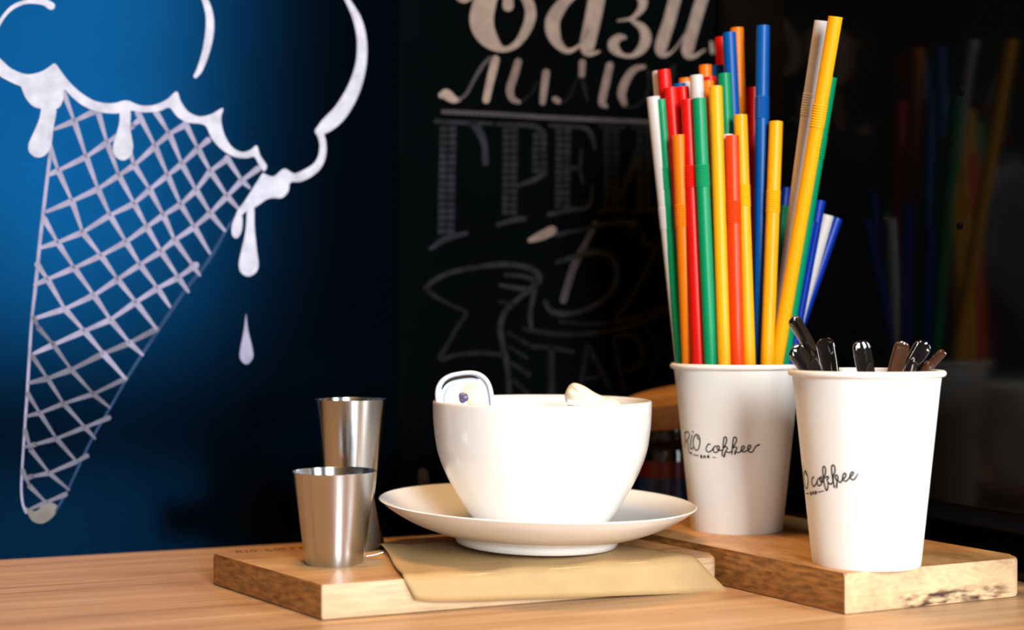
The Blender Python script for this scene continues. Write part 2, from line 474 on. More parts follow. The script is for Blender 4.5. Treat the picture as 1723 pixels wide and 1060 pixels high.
for px, py in ((1617, 154), (1615, 380)):
    c = on_plane(px, py, P0, PN)
    vs, fs = lathe([(0, 0.0012), (0.0018, 0.0011), (0.0026, 0.0004), (0.0026, -0.003), (0, -0.003)], 20)
    o = link('bolt', vs, fs, M['bolt'])
    o.data.transform(Matrix.Translation(c) @ (-PN).to_track_quat('Z', 'Y').to_matrix().to_4x4())
    wparent(o, app)

# ------------------------------------------------------------------ boards
def rounded_poly(P, radii, n=8):
    out = []
    m = len(P)
    for i in range(m):
        p = Vector(P[i]); a = Vector(P[i - 1]); b = Vector(P[(i + 1) % m]); r = radii[i]
        if r <= 0: out.append(p); continue
        u = (a - p).normalized(); v_ = (b - p).normalized()
        th = u.angle(v_); d = r / math.tan(th / 2)
        c = p + (u + v_).normalized() * (r / math.sin(th / 2))
        s = p + u * d; e = p + v_ * d
        a0 = math.atan2(s.y - c.y, s.x - c.x); a1 = math.atan2(e.y - c.y, e.x - c.x)
        da = (a1 - a0 + math.pi) % (2 * math.pi) - math.pi
        for k in range(n + 1):
            t = a0 + da * k / n
            out.append(Vector((c.x + r * math.cos(t), c.y + r * math.sin(t))))
    return out

def board(name, P, radii, thick, bevel, material, origin, a):
    pts = rounded_poly(P, radii)
    bm = bmesh.new()
    bot = [bm.verts.new((p.x, p.y, 0)) for p in pts]
    top = [bm.verts.new((p.x, p.y, thick)) for p in pts]
    n = len(pts)
    bm.faces.new(bot[::-1]); bm.faces.new(top)
    for i in range(n): bm.faces.new((bot[i], bot[(i + 1) % n], top[(i + 1) % n], top[i]))
    bm.edges.ensure_lookup_table()
    te = [e for e in bm.edges if all(abs(v.co.z - thick) < 1e-6 for v in e.verts)]
    be = [e for e in bm.edges if all(abs(v.co.z) < 1e-6 for v in e.verts)]
    bmesh.ops.bevel(bm, geom=te, offset=bevel, segments=3, affect='EDGES', profile=0.5)
    bmesh.ops.bevel(bm, geom=[e for e in be if e.is_valid], offset=bevel * 0.8, segments=2, affect='EDGES', profile=0.5)
    bmesh.ops.recalc_face_normals(bm, faces=bm.faces)
    me = bpy.data.meshes.new(name); bm.to_mesh(me); bm.free()
    for p in me.polygons: p.use_smooth = True
    me.set_sharp_from_angle(angle=math.radians(40))
    me.materials.append(material)
    o = bpy.data.objects.new(name, me); COL.objects.link(o)
    o.location = origin; o.rotation_euler = (0, 0, a)
    return o
AL = math.atan2(0.379, 0.925); OL = Vector((-0.105, 0.787, H)); TLB = 0.020
bl = board('serving_board', [(0, 0), (0.257, 0), (0.2264, 0.144), (-0.0385, 0.144)], [0.0015, 0.012, 0.015, 0.012], TLB, 0.0030, M['board_l'], OL, AL)
tag(bl, 'thin beech serving board carrying the bowl, steel cups and brown paper', 'board')
AR = math.atan2(0.415, 0.91); OR = Vector((0.1875, 0.803, H)); TRB = 0.0235
br = board('serving_board', [(0, 0), (0.1355, 0), (0.108, 0.25), (-0.0342, 0.256)], [0.001, 0.012, 0.012, 0.012], TRB, 0.0022, M['board_r'], OR, AR)
tag(br, 'thick walnut serving board with bark stained edge carrying the two paper cups', 'board')
def bl_pt(x, y, z): # local board coords -> world
    c, s = math.cos(AL), math.sin(AL)
    return Vector((OL.x + x * c - y * s, OL.y + x * s + y * c, H + z))

# ------------------------------------------------------------------ chalk drawing helper
CHALK_STACK = [0.00025]
def chalk(name, strokes=(), polys=(), material=None, d=None, sub=6):
    """strokes / filled polygons given where they stand on the wall (picture coordinates projected on the wall plane)"""
    d = d or 0.0004
    P2, FS = [], []
    for s in strokes:
        v, f = ribbon2d(s, sub)
        o = len(P2); P2 += v; FS += [tuple(i + o for i in q) for q in f]
    for pl in polys:
        c = catmull([tuple(map(float, p)) for p in list(pl) + [pl[0]]], 4)[:-1] if len(pl) > 4 else pl
        o = len(P2); P2 += [(p[0], p[1]) for p in c]; FS.append(tuple(range(o, o + len(c))))
    pts = [on_plane(x, y, WP + WN * d, WN) for x, y in P2]
    me = bpy.data.meshes.new(name)
    me.from_pydata([tuple(p) for p in pts], [], FS)
    bm = bmesh.new(); bm.from_mesh(me)
    big = [f for f in bm.faces if len(f.verts) > 4]
    if big: bmesh.ops.triangulate(bm, faces=big)
    for f in bm.faces:
        f.normal_update()
        if f.normal.dot(WN) < 0: f.normal_flip()
    bm.to_mesh(me); bm.free()
    me.materials.append(material)
    o = bpy.data.objects.new(name, me); COL.objects.link(o); o.parent = wall
    return o

# ice cream scoop lower edge (closed outline)
scoop = [(-6, 92), (8, 106), (22, 117), (45, 125), (68, 121), (82, 113), (92, 107), (100, 116), (115, 136), (135, 155), (160, 170), (188, 174), (213, 169), (235, 177), (258, 177),
         (280, 168), (297, 154), (304, 170), (317, 188), (336, 196), (356, 192), (375, 182), (372, 200), (377, 225), (390, 247), (407, 256), (422, 252), (432, 245), (438, 262), (449, 279), (444, 288),
         (436, 278), (428, 264), (415, 266), (395, 264), (375, 253), (357, 234), (347, 213), (335, 208), (315, 206), (298, 196), (285, 181), (268, 187), (240, 189), (218, 186), (195, 191), (165, 188), (140, 178), (120, 162), (108, 150), (106, 168), (98, 182),
         (80, 184), (58, 180), (44, 166), (37, 150), (34, 145), (18, 138), (-6, 122)]
chalk('chalk_scoop_edge', polys=[scoop], material=CH_W, d=0.0010)
chalk('chalk_drip', polys=[[(70, 178), (94, 180), (90, 215), (86, 245), (76, 261), (62, 265), (50, 257), (48, 243), (57, 222), (66, 200)]], material=CH_W, d=0.0011)
chalk('chalk_drip', polys=[[(201, 186), (219, 186), (219, 215), (224, 246), (219, 263), (207, 270), (194, 263), (190, 248), (196, 225), (201, 205)]], material=CH_W, d=0.0011)
chalk('chalk_scoop_edge', strokes=[[(86, 10, 13), (72, 3, 11), (45, 3, 7), (22, 12, 7), (6, 28, 6), (-6, 48, 6)]], material=CH_W)
chalk('chalk_scoop_edge', strokes=[[(338, -12, 8), (347, 5, 11), (353, 30, 13), (352, 60, 14), (345, 92, 12), (336, 117, 10), (329, 128, 7)]], material=CH_W)
chalk('chalk_scoop_edge', strokes=[[(574, -16, 5), (588, 6, 9), (602, 35, 14), (609, 70, 16), (607, 110, 18), (595, 150, 22), (574, 187, 25), (552, 209, 24), (537, 221, 14)]], material=CH_W)
chalk('chalk_scoop_edge', strokes=[[(538, 222, 12), (543, 240, 11), (542, 262, 12), (533, 280, 14), (515, 293, 16), (496, 299, 14), (481, 290, 9)]], material=CH_W, d=0.0005)
chalk('chalk_scoop_edge', polys=[[(442, 291), (460, 297), (478, 284), (492, 293), (500, 303), (488, 308), (485, 322), (474, 333), (458, 333), (446, 337), (432, 347), (415, 355), (402, 368), (394, 382), (398, 358), (412, 338), (428, 313)]], material=CH_W, d=0.0010)
chalk('chalk_drip', polys=[[(400, 356), (407, 362), (408, 378), (405, 393), (398, 401), (391, 396), (390, 382), (395, 366)]], material=CH_W, d=0.0011)
chalk('chalk_drip', polys=[[(416, 346), (427, 346), (428, 380), (432, 420), (435, 446), (430, 459), (418, 465), (406, 459), (402, 445), (406, 422), (413, 390)]], material=CH_W, d=0.0011)
chalk('chalk_drop', polys=[[(414, 527), (418, 558), (425, 588), (425, 603), (415, 613), (405, 605), (404, 590), (410, 558)]], material=CH_L)
chalk('chalk_cone_outline', strokes=[[(85, 255, 6), (76, 330, 6), (68, 400, 6), (60, 480, 6), (53, 545, 5), (46, 657, 5), (40, 745, 4), (36, 815, 4), (38, 846, 4), (44, 862, 5)]], material=CH_L)
chalk('chalk_cone_outline', strokes=[[(94, 860, 4), (115, 822, 4), (152, 744, 4), (187, 683, 4), (217, 631, 5), (265, 557, 6), (312, 488, 6), (351, 438, 6), (380, 388, 5), (398, 362, 4)]], material=CH_B)
chalk('chalk_cone_tip', polys=[[(42, 853), (60, 860), (76, 846), (88, 846), (97, 853), (92, 866), (80, 877), (66, 881), (52, 874)]], material=chalkmat('dimmed_chalk_tip', (0.1600, 0.1600, 0.1520)))  # tip colour darkened to carry the light fading toward the bottom
LA = [[(92, 217), (125, 204), (157, 188)],
      [(80, 295), (98, 287), (145, 264), (180, 240), (205, 224), (222, 212), (237, 200)],
      [(79, 356), (120, 339), (165, 318), (200, 295), (226, 278), (261, 246), (285, 225), (310, 211)],
      [(68, 417), (97, 408), (139, 391), (185, 362), (225, 343), (252, 319), (282, 295), (306, 276), (333, 250), (350, 236)],
      [(59, 479), (80, 470), (125, 451), (170, 430), (212, 407), (247, 382), (275, 362), (304, 344), (330, 320), (354, 288), (382, 268)],
      [(58, 536), (109, 520), (158, 497), (198, 470), (236, 445), (271, 423), (294, 404), (327, 382), (354, 359), (382, 330), (407, 304), (434, 284)],
      [(57, 595), (90, 580), (142, 557), (186, 538), (229, 508), (265, 485), (300, 467), (330, 446)],
      [(50, 644), (80, 637), (120, 622), (174, 595), (218, 577), (263, 554)],
      [(46, 700), (67, 695), (107, 679), (157, 663), (211, 637)],
      [(42, 752), (58, 748), (95, 738), (143, 719), (183, 703)],
      [(42, 806), (52, 802), (83, 796), (128, 777), (146, 767)],
      [(52, 856), (78, 845), (110, 832)]]
LB = [[(105, 150), (125, 204), (145, 264), (165, 318), (185, 362), (212, 407), (236, 446), (265, 485), (286, 516)],
      [(165, 188), (180, 240), (200, 295), (226, 343), (247, 382), (271, 423), (300, 467), (317, 491)],
      [(216, 250), (226, 278), (252, 319), (275, 362), (294, 404), (324, 446), (336, 463)],
      [(232, 190), (261, 246), (282, 295), (304, 344), (327, 382), (353, 426)],
      [(262, 188), (285, 225), (306, 276), (330, 320), (354, 359), (378, 388)],
      [(312, 208), (333, 250), (354, 288), (382, 330), (402, 352)],
      [(382, 266), (407, 304), (420, 316)],
      [(83, 245), (98, 287), (121, 338), (139, 391), (170, 430), (198, 470), (229, 509), (263, 553)],
      [(74, 368), (97, 408), (125, 451), (158, 497), (186, 538), (218, 577), (240, 597)],
      [(63, 445), (80, 470), (109, 520), (142, 557), (174, 595), (211, 637)],
      [(57, 535), (65, 552), (90, 580), (120, 622), (157, 663), (185, 686)],
      [(55, 600), (80, 637), (107, 679), (143, 719), (160, 738)],
      [(47, 663), (67, 695), (95, 738), (130, 778)],
      [(42, 725), (52, 757), (83, 796), (116, 824)],
      [(38, 792), (50, 818), (78, 846)]]
def lattice_seg(a, b, w0, w1):
    return [(a[0], a[1], w0), (a[0] * .65 + b[0] * .35, a[1] * .65 + b[1] * .35, w0 * .65 + w1 * .35), (a[0] * .3 + b[0] * .7, a[1] * .3 + b[1] * .7, w0 * .3 + w1 * .7), (b[0], b[1], w1)]
for i, ln in enumerate(LA):
    k = 1.0 if i < 8 else 0.8
    segs = [lattice_seg(a, b, 6.0 * k, 10.5 * k) for a, b in zip(ln[:-1], ln[1:])]
    chalk('chalk_waffle_line', strokes=segs, material=CH_L if i < 7 else CH_L2, d=0.00050 + 0.00001 * i, sub=3)
for i, ln in enumerate(LB):
    k = 1.0 if i < 10 else 0.8
    segs = [lattice_seg(a, b, 10.5 * k, 4.5 * k) for a, b in zip(ln[:-1], ln[1:])]
    chalk('chalk_waffle_line', strokes=segs, material=CH_L if i < 10 else CH_L2, d=0.00062 + 0.00001 * i, sub=3)

# lettering: one part per letter
def letter(name, m, *strokes): chalk(name, strokes=[list(s) for s in strokes], material=m)
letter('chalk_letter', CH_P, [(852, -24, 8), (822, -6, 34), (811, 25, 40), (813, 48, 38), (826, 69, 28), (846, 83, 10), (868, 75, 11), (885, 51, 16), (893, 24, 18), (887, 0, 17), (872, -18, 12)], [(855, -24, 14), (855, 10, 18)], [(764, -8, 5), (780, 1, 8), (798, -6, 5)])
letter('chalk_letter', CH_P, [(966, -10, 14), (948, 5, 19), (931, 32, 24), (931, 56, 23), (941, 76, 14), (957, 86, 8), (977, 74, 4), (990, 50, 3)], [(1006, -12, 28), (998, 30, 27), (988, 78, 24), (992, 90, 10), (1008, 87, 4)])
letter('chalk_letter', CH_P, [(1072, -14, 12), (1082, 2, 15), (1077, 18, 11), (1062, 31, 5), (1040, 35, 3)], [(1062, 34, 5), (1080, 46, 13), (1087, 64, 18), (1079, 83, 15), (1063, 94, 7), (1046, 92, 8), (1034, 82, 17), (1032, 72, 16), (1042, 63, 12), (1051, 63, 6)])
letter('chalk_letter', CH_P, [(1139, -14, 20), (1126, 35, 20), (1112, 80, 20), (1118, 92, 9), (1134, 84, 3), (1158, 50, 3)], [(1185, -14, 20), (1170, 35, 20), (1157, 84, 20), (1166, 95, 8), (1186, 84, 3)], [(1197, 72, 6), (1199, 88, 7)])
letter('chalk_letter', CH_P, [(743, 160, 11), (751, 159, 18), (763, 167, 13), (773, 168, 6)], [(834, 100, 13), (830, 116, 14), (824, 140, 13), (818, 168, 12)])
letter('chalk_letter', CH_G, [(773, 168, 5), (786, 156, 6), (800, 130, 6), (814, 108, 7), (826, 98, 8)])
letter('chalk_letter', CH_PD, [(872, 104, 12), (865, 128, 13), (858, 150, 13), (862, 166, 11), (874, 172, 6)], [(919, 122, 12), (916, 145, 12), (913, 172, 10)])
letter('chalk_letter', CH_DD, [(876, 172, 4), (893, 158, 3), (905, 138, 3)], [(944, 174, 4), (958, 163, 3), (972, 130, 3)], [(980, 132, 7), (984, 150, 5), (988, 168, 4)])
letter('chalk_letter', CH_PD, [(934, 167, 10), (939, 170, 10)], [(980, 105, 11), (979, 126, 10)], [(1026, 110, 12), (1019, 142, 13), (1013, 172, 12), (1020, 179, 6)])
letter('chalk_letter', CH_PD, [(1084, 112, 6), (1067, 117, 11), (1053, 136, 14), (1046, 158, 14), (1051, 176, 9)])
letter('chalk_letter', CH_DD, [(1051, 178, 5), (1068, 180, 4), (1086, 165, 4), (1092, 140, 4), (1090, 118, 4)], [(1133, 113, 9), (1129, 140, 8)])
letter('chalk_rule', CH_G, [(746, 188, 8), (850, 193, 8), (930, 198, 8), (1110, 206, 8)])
def brick_stem(x0, x1, y0, y1, lean, m, step=11.5):
    st = []
    y = y0
    while y < y1 - 4:
        h = min(step - 2.2, y1 - y)
        k = lean * (y - y0)
        mid = (x0 + x1) / 2
        for a, b in ((x0, mid - 1), (mid + 1, x1)):
            st.append([(a + k, y), (b + k, y + .3), (b + k, y + h), (a + k, y + h)])
        y += step
    return st
def brick_letter(m, stems, *strokes): chalk('chalk_letter', strokes=[list(s) for s in strokes], polys=[q for s in stems for q in brick_stem(*s, m)], material=m)
CH_S = chalkmat('dimmed_slate_grey_chalk', (0.0165, 0.0182, 0.0237), 0.4)  # slate tone, partly lowered to stand for the light fading downward
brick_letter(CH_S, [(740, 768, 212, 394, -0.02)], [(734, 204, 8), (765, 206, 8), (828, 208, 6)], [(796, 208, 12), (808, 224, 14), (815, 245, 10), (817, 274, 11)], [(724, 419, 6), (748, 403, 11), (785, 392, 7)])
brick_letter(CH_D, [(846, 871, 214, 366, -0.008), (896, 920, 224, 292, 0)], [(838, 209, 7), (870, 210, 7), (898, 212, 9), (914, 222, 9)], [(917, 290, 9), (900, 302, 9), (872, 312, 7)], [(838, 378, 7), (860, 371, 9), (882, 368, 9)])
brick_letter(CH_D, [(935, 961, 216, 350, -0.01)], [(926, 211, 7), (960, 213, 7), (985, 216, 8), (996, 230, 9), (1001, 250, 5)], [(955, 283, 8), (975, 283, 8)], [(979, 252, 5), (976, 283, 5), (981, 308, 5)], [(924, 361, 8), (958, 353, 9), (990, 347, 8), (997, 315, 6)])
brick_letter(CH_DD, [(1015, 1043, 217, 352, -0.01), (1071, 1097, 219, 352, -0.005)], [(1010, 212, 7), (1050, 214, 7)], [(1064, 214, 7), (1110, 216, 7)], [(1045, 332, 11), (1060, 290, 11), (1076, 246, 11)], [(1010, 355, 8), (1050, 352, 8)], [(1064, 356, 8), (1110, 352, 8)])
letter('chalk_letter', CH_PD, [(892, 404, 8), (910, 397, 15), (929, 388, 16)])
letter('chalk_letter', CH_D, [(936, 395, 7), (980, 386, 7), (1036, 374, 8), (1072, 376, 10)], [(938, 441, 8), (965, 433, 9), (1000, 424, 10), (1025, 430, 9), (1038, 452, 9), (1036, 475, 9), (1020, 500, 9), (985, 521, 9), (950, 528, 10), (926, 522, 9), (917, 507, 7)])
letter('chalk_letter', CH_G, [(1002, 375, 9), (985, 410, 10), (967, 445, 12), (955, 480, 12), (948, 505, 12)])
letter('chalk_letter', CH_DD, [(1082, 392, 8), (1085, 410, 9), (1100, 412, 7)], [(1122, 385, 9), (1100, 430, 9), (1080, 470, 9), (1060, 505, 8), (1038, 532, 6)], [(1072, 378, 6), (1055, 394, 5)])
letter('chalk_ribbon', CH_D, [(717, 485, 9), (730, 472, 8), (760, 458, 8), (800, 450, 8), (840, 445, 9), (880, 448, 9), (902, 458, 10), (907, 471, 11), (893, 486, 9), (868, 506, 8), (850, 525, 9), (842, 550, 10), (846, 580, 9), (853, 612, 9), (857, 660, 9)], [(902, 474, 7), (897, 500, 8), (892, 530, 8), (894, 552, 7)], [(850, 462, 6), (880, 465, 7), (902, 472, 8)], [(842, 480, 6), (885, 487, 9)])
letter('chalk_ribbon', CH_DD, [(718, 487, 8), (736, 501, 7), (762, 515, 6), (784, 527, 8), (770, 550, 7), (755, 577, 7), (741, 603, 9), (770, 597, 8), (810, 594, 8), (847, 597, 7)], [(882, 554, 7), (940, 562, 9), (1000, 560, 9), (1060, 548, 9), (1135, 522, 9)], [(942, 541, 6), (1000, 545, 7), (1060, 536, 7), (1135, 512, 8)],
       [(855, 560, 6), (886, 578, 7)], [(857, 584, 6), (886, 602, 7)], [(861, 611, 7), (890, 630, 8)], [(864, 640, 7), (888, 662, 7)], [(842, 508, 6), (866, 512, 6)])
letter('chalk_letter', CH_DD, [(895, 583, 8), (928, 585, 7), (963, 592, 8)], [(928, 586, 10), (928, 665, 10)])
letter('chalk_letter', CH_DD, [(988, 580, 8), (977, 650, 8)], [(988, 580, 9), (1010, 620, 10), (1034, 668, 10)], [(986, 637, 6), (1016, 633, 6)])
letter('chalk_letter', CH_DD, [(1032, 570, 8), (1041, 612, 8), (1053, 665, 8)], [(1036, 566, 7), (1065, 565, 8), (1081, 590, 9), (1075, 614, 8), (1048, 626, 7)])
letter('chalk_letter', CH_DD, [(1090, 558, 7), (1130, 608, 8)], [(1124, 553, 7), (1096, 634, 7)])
letter('wall_blob', CH_G, [(712, 796, 16), (713, 816, 18)])  # small dim grey blob low on the wall

# ------------------------------------------------------------------ steel cups
def world_lathe(name, profile, loc, m, parent=None, n=96, angle=35):
    v, f = lathe(profile, n)
    o = link(name, v, f, m, parent, angle=angle)
    if parent is None: o.location = loc
    return o
pos = Vector((-0.1068, 0.858, H + TLB))
t = 0.0006
shot = world_lathe('shot_cup', [(0, 0.0004), (0.0150, 0.0004), (0.0166, 0.0), (0.0172, 0.0008), (0.0185, 0.008), (0.0252, 0.0552), (0.0254, 0.0556), (0.0250, 0.0557), (0.0246, 0.0550), (0.0180, 0.008), (0.016, 0.002), (0, 0.002)], pos, M['steel'])
tag(shot, 'short tapered brushed steel shot cup at the front of the beech board', 'cup')
jp = Vector((-0.1040, 0.917, H + TLB))
jig = world_lathe('jigger', [(0, 0.020), (0.012, 0.020), (0.0215, 0.0004), (0.0220, 0.0), (0.0223, 0.0006), (0.0158, 0.0315), (0.0153, 0.0325), (0.0158, 0.0335), (0.0231, 0.0952), (0.0232, 0.0957), (0.0229, 0.0958), (0.0225, 0.095), (0.0152, 0.035), (0.010, 0.0345), (0, 0.0345)], jp, M['steel'])
tag(jig, 'tall double-ended steel jigger standing behind the shot cup', 'jigger')

# ------------------------------------------------------------------ brown paper
def paper_grid():
    nu, nv = 60, 40
    vs, fs = [], []
    for j in range(nv + 1):
        for i in range(nu + 1):
            u = i / nu; q = j / nv
            back = -0.118
            hang = 0.0125 + 0.008 * u
            s = back + (hang - back) * q
            # skewed side edges
            xl = 0.047 - 0.18 * s if s < 0 else 0.047 + 0.45 * s
            xl += 0.0008 * math.sin(s * 60)
            xr = 0.236 + 0.30 * s if s < 0 else 0.236 + 0.95 * s
            x = xl + (xr - xl) * u
            zt = TLB + 0.0007
            r = 0.004
            if s < -r:
                y, z = -s, zt
            else:
                a = min((s + r) / r, 1.35)
                y = r - r * math.sin(min(a, math.pi / 2 * 0.86)) * 1.35
                z = zt - r * (1 - math.cos(min(a, 1.35)))
                if (s + r) / r > 1.35:
                    k = s + r - 1.35 * r
                    y += -0.10 * k - 0.12 * k * u
                    z -= k * 0.98
            if s < 0: z += 0.0006 * (1 + math.sin(x * 120 + s * 60)) * (1 if (u < .12 or q > .7) else .2)
            if u < 0.06: z += (0.06 - u) * 0.03
            vs.append(bl_pt(x, y - 0.0006, z))
    for j in range(nv):
        for i in range(nu):
            a = j * (nu + 1) + i
            fs.append((a, a + 1, a + nu + 2, a + nu + 1))
    return vs, fs
pv, pf = paper_grid()
pap = link('paper_sheet', pv, pf, M['kraft'], angle=80)
sm = pap.modifiers.new('thickness', 'SOLIDIFY'); sm.thickness = 0.00025; sm.offset = 0
tag(pap, 'sheet of brown kraft paper under the plate, hanging over the board edge', 'paper')
# paper scrap
c = at(630, 940, 0.872); c.z = H + TLB + 0.0022
v, f = loft([c + Vector((-0.005, -0.001, 0)), c + Vector((0.0, 0.0006, 0.0006)), c + Vector((0.005, 0.003, 0.0018))], [(0.0005, 0.0003), (-0.0005, 0.0003), (-0.0005, -0.0003), (0.0005, -0.0003)])
tag(link('paper_scrap', v, f, M['cup']), 'tiny white paper scrap on the paper edge behind the shot cup', 'scrap')

# ------------------------------------------------------------------ plate and bowl
under = smooth_profile([(0.053, 0.0055), (0.064, 0.0078), (0.080, 0.0135), (0.094, 0.0212), (0.1015, 0.0268)], 5)
upper = smooth_profile([(0.1012, 0.0277), (0.094, 0.0232), (0.080, 0.0162), (0.062, 0.0110), (0.044, 0.0085), (0.02, 0.0080)], 5)
prof = [(0, 0.004), (0.047, 0.004), (0.0485, 0.0004), (0.0500, 0.0), (0.0515, 0.0004), (0.0525, 0.003)] + under + [(0.1019, 0.0272)] + upper + [(0, 0.0080)]
plc = Vector((0.0157, 0.918, H + TLB + 0.0028))
plate = world_lathe('plate', prof, plc, M['china'], n=128, angle=60)
plate.rotation_euler = (0, math.radians(1.7), 0)
tag(plate, 'round white china plate on the brown paper, under the bowl', 'plate')

bw = Vector((0.0194, 0.918, H + TLB + 0.0118))
hb = -0.0118
outer = smooth_profile([(0.0375, 0.0015), (0.0415, 0.0045), (0.0472, 0.0112), (0.0545, 0.0225), (0.0620, 0.0365), (0.0672, 0.0505), (0.0694, 0.064), (0.0702, 0.075), (0.0703, 0.0822)], 5)
inner = smooth_profile([(0.0668, 0.0822), (0.0664, 0.070), (0.0645, 0.052), (0.058, 0.035), (0.047, 0.019), (0.034, 0.0085), (0.018, 0.006)], 5)
prof = [(0, 0.002), (0.034, 0.002), (0.0350, 0.0), (0.0368, 0.0)] + outer + [(0.0699, 0.0829), (0.0686, 0.0833), (0.0673, 0.0829)] + inner + [(0, 0.0055)]
bowl = empty('cup_bowl', bw)
tag(bowl, 'large white china cup filled with packets standing on the plate', 'bowl')
world_lathe('body', prof, None, M['china'], parent=bowl, n=128, angle=60)
hp = catmull([(0.0, 0.0675, 0.070), (0.001, 0.085, 0.0745), (0.002, 0.100, 0.069), (0.002, 0.104, 0.055), (0.001, 0.093, 0.040), (0.0, 0.076, 0.029), (0, 0.056, 0.0205)], 6)
v, f = loft([Vector(p) for p in hp], [(0.0035 * math.cos(a), 0.0062 * math.sin(a)) for a in [2 * math.pi * i / 16 for i in range(16)]])
link('handle', v, f, M['china'], bowl)

# portion tub leaning over the bowl's left rim (its lid faces the camera)
tubc = at(782, 672, 0.905)
tub = empty('portion_tub', tubc)
tag(tub, 'clear white plastic portion tub with rounded rim poking from the bowl', 'tub')
tub.rotation_euler = (math.radians(-12), math.radians(-8), math.radians(6))
def srect(a, b, e, n=48):
    out = []
    for i in range(n):
        t_ = 2 * math.pi * i / n
        cx, sx = math.cos(t_), math.sin(t_)
        out.append((a * math.copysign(abs(cx) ** (2 / e), cx), b * math.copysign(abs(sx) ** (2 / e), sx)))
    return out
def stack_loop(loops, cap=True):
    """loops: list of lists of Vector, same count"""
    vs, fs = [], []
    m = len(loops[0])
    for l in loops: vs += l
    for k in range(len(loops) - 1):
        for i in range(m):
            j = (i + 1) % m
            fs.append((k * m + i, k * m + j, (k + 1) * m + j, (k + 1) * m + i))
    if cap:
        fs.append(tuple(range(m))[::-1]); fs.append(tuple(range((len(loops) - 1) * m, len(loops) * m)))
    return vs, fs
def xz(a, b, e, y, dz=0): return [Vector((p[0], y, p[1] + dz)) for p in srect(a, b, e)]
# rim: a rounded ring
ring = [Vector((p[0], 0, p[1])) for p in srect(0.0172, 0.0168, 2.7, 64)]
rv, rf = [], []
mm = 10
for i, p in enumerate(ring):
    tdir = (ring[(i + 1) % 64] - ring[i - 1]).normalized(); nrm = Vector((0, -1, 0)); bi = tdir.cross(nrm)
    for k in range(mm):
        a = 2 * math.pi * k / mm
        rv.append(p + nrm * 0.0022 * math.cos(a) + bi * 0.0016 * math.sin(a))
for i in range(64):
    for k in range(mm):
        rf.append((i * mm + k, i * mm + (k + 1) % mm, ((i + 1) % 64) * mm + (k + 1) % mm, ((i + 1) % 64) * mm + k))
link('rim', rv, rf, M['tub'], tub)
v, f = stack_loop([xz(0.0168, 0.0164, 2.7, 0.0012), xz(0.0165, 0.0160, 2.7, 0.004), xz(0.0135, 0.013, 2.5, 0.019), xz(0.0125, 0.012, 2.5, 0.020)])
link('body', v, f, M['tub'], tub)
v, f = stack_loop([xz(0.0135, 0.0125, 2.5, 0.001, -0.0012), xz(0.0128, 0.0118, 2.5, -0.0012, -0.0012), xz(0.0095, 0.0085, 2.3, -0.0026, -0.0012), xz(0.003, 0.003, 2, -0.0031, -0.0012)])
link('lid_dome', v, f, M['tub'], tub)
def arc_strip(a0, a1, r, y, wd, n=16):
    P = []
    for i in range(n + 1):
        a = a0 + (a1 - a0) * i / n
        e = 2.7
        ca, sa = math.cos(a), math.sin(a)
        P.append(Vector((r * math.copysign(abs(ca) ** (2 / e), ca), y, r * 0.97 * math.copysign(abs(sa) ** (2 / e), sa))))
    sc = [max(0.05, math.sin(math.pi * i / n)) ** 0.5 for i in range(n + 1)]
    return loft(P, circle(wd, 8), sc)
v, f = arc_strip(math.radians(152), math.radians(48), 0.0147, -0.0016, 0.0009)
link('slot', v, f, M['slot'], tub)
def blob(name, c, rx, ry, rz, m, parent, seed=0, amp=0.15, n=24):
    vs, fs = [], []
    rnd = random.Random(seed)
    ph = [rnd.uniform(0, 6.28) for _ in range(6)]
    rows = 14
    for j in range(rows + 1):
        th = math.pi * j / rows
        for i in range(n):
            a = 2 * math.pi * i / n
            d = Vector((math.sin(th) * math.cos(a), math.sin(th) * math.sin(a), math.cos(th)))
            k = 1 + amp * (math.sin(3 * d.x + ph[0]) * math.sin(3.4 * d.z + ph[1]) + 0.5 * math.sin(6 * d.y + ph[2]) * math.sin(5 * d.x + ph[3]))
            vs.append(Vector((c[0] + rx * d.x * k, c[1] + ry * d.y * k, c[2] + rz * d.z * k)))
    for j in range(rows):
        for i in range(n):
            fs.append((j * n + i, j * n + (i + 1) % n, (j + 1) * n + (i + 1) % n, (j + 1) * n + i))
    return link(name, vs, fs, m, parent, angle=80)
blob('filling', (0.0055, -0.0022, 0.0005), 0.0062, 0.0022, 0.0085, M['cream'], tub, 3)
blob('print_mark', (-0.0005, -0.0030, 0.0008), 0.0036, 0.0017, 0.0034, M['spot'], tub, 5)

# pale wrapped piece over the back right of the bowl
wc = at(1000, 672, 0.925)
def wrapped():
    prof2 = [(-46, -8), (-50, 4), (-46, 18), (-38, 27), (-28, 27), (-14, 21), (0, 12), (14, 6), (28, 3), (40, -2), (45, -10), (40, -22), (10, -30), (-25, -34), (-42, -26)]
    P = catmull([tuple(map(float, p)) for p in prof2 + [prof2[0]]], 4)[:-1]
    k = 0.925 / F
    cx_, cz_ = -3, -4
    loops = []
    for y, s in ((-0.0098, 0.50), (-0.0094, 0.70), (-0.0078, 0.88), (-0.004, 0.98), (0, 1.0), (0.004, 0.98), (0.0078, 0.88), (0.0094, 0.7), (0.0098, 0.5)):
        loops.append([Vector(((cx_ + (p[0] - cx_) * s) * k, y + 0.0008 * math.sin(p[0] * .35 + p[1] * .2), (cz_ + (p[1] - cz_) * s) * k)) for p in P])
    return stack_loop(loops)
v, f = wrapped()
sug = empty('wrapped_sweet', wc)
tag(sug, 'pale cream lumpy wrapped piece showing above the bowl rim', 'packet')
link('wrapper', v, f, M['sugar'], sug, angle=70)
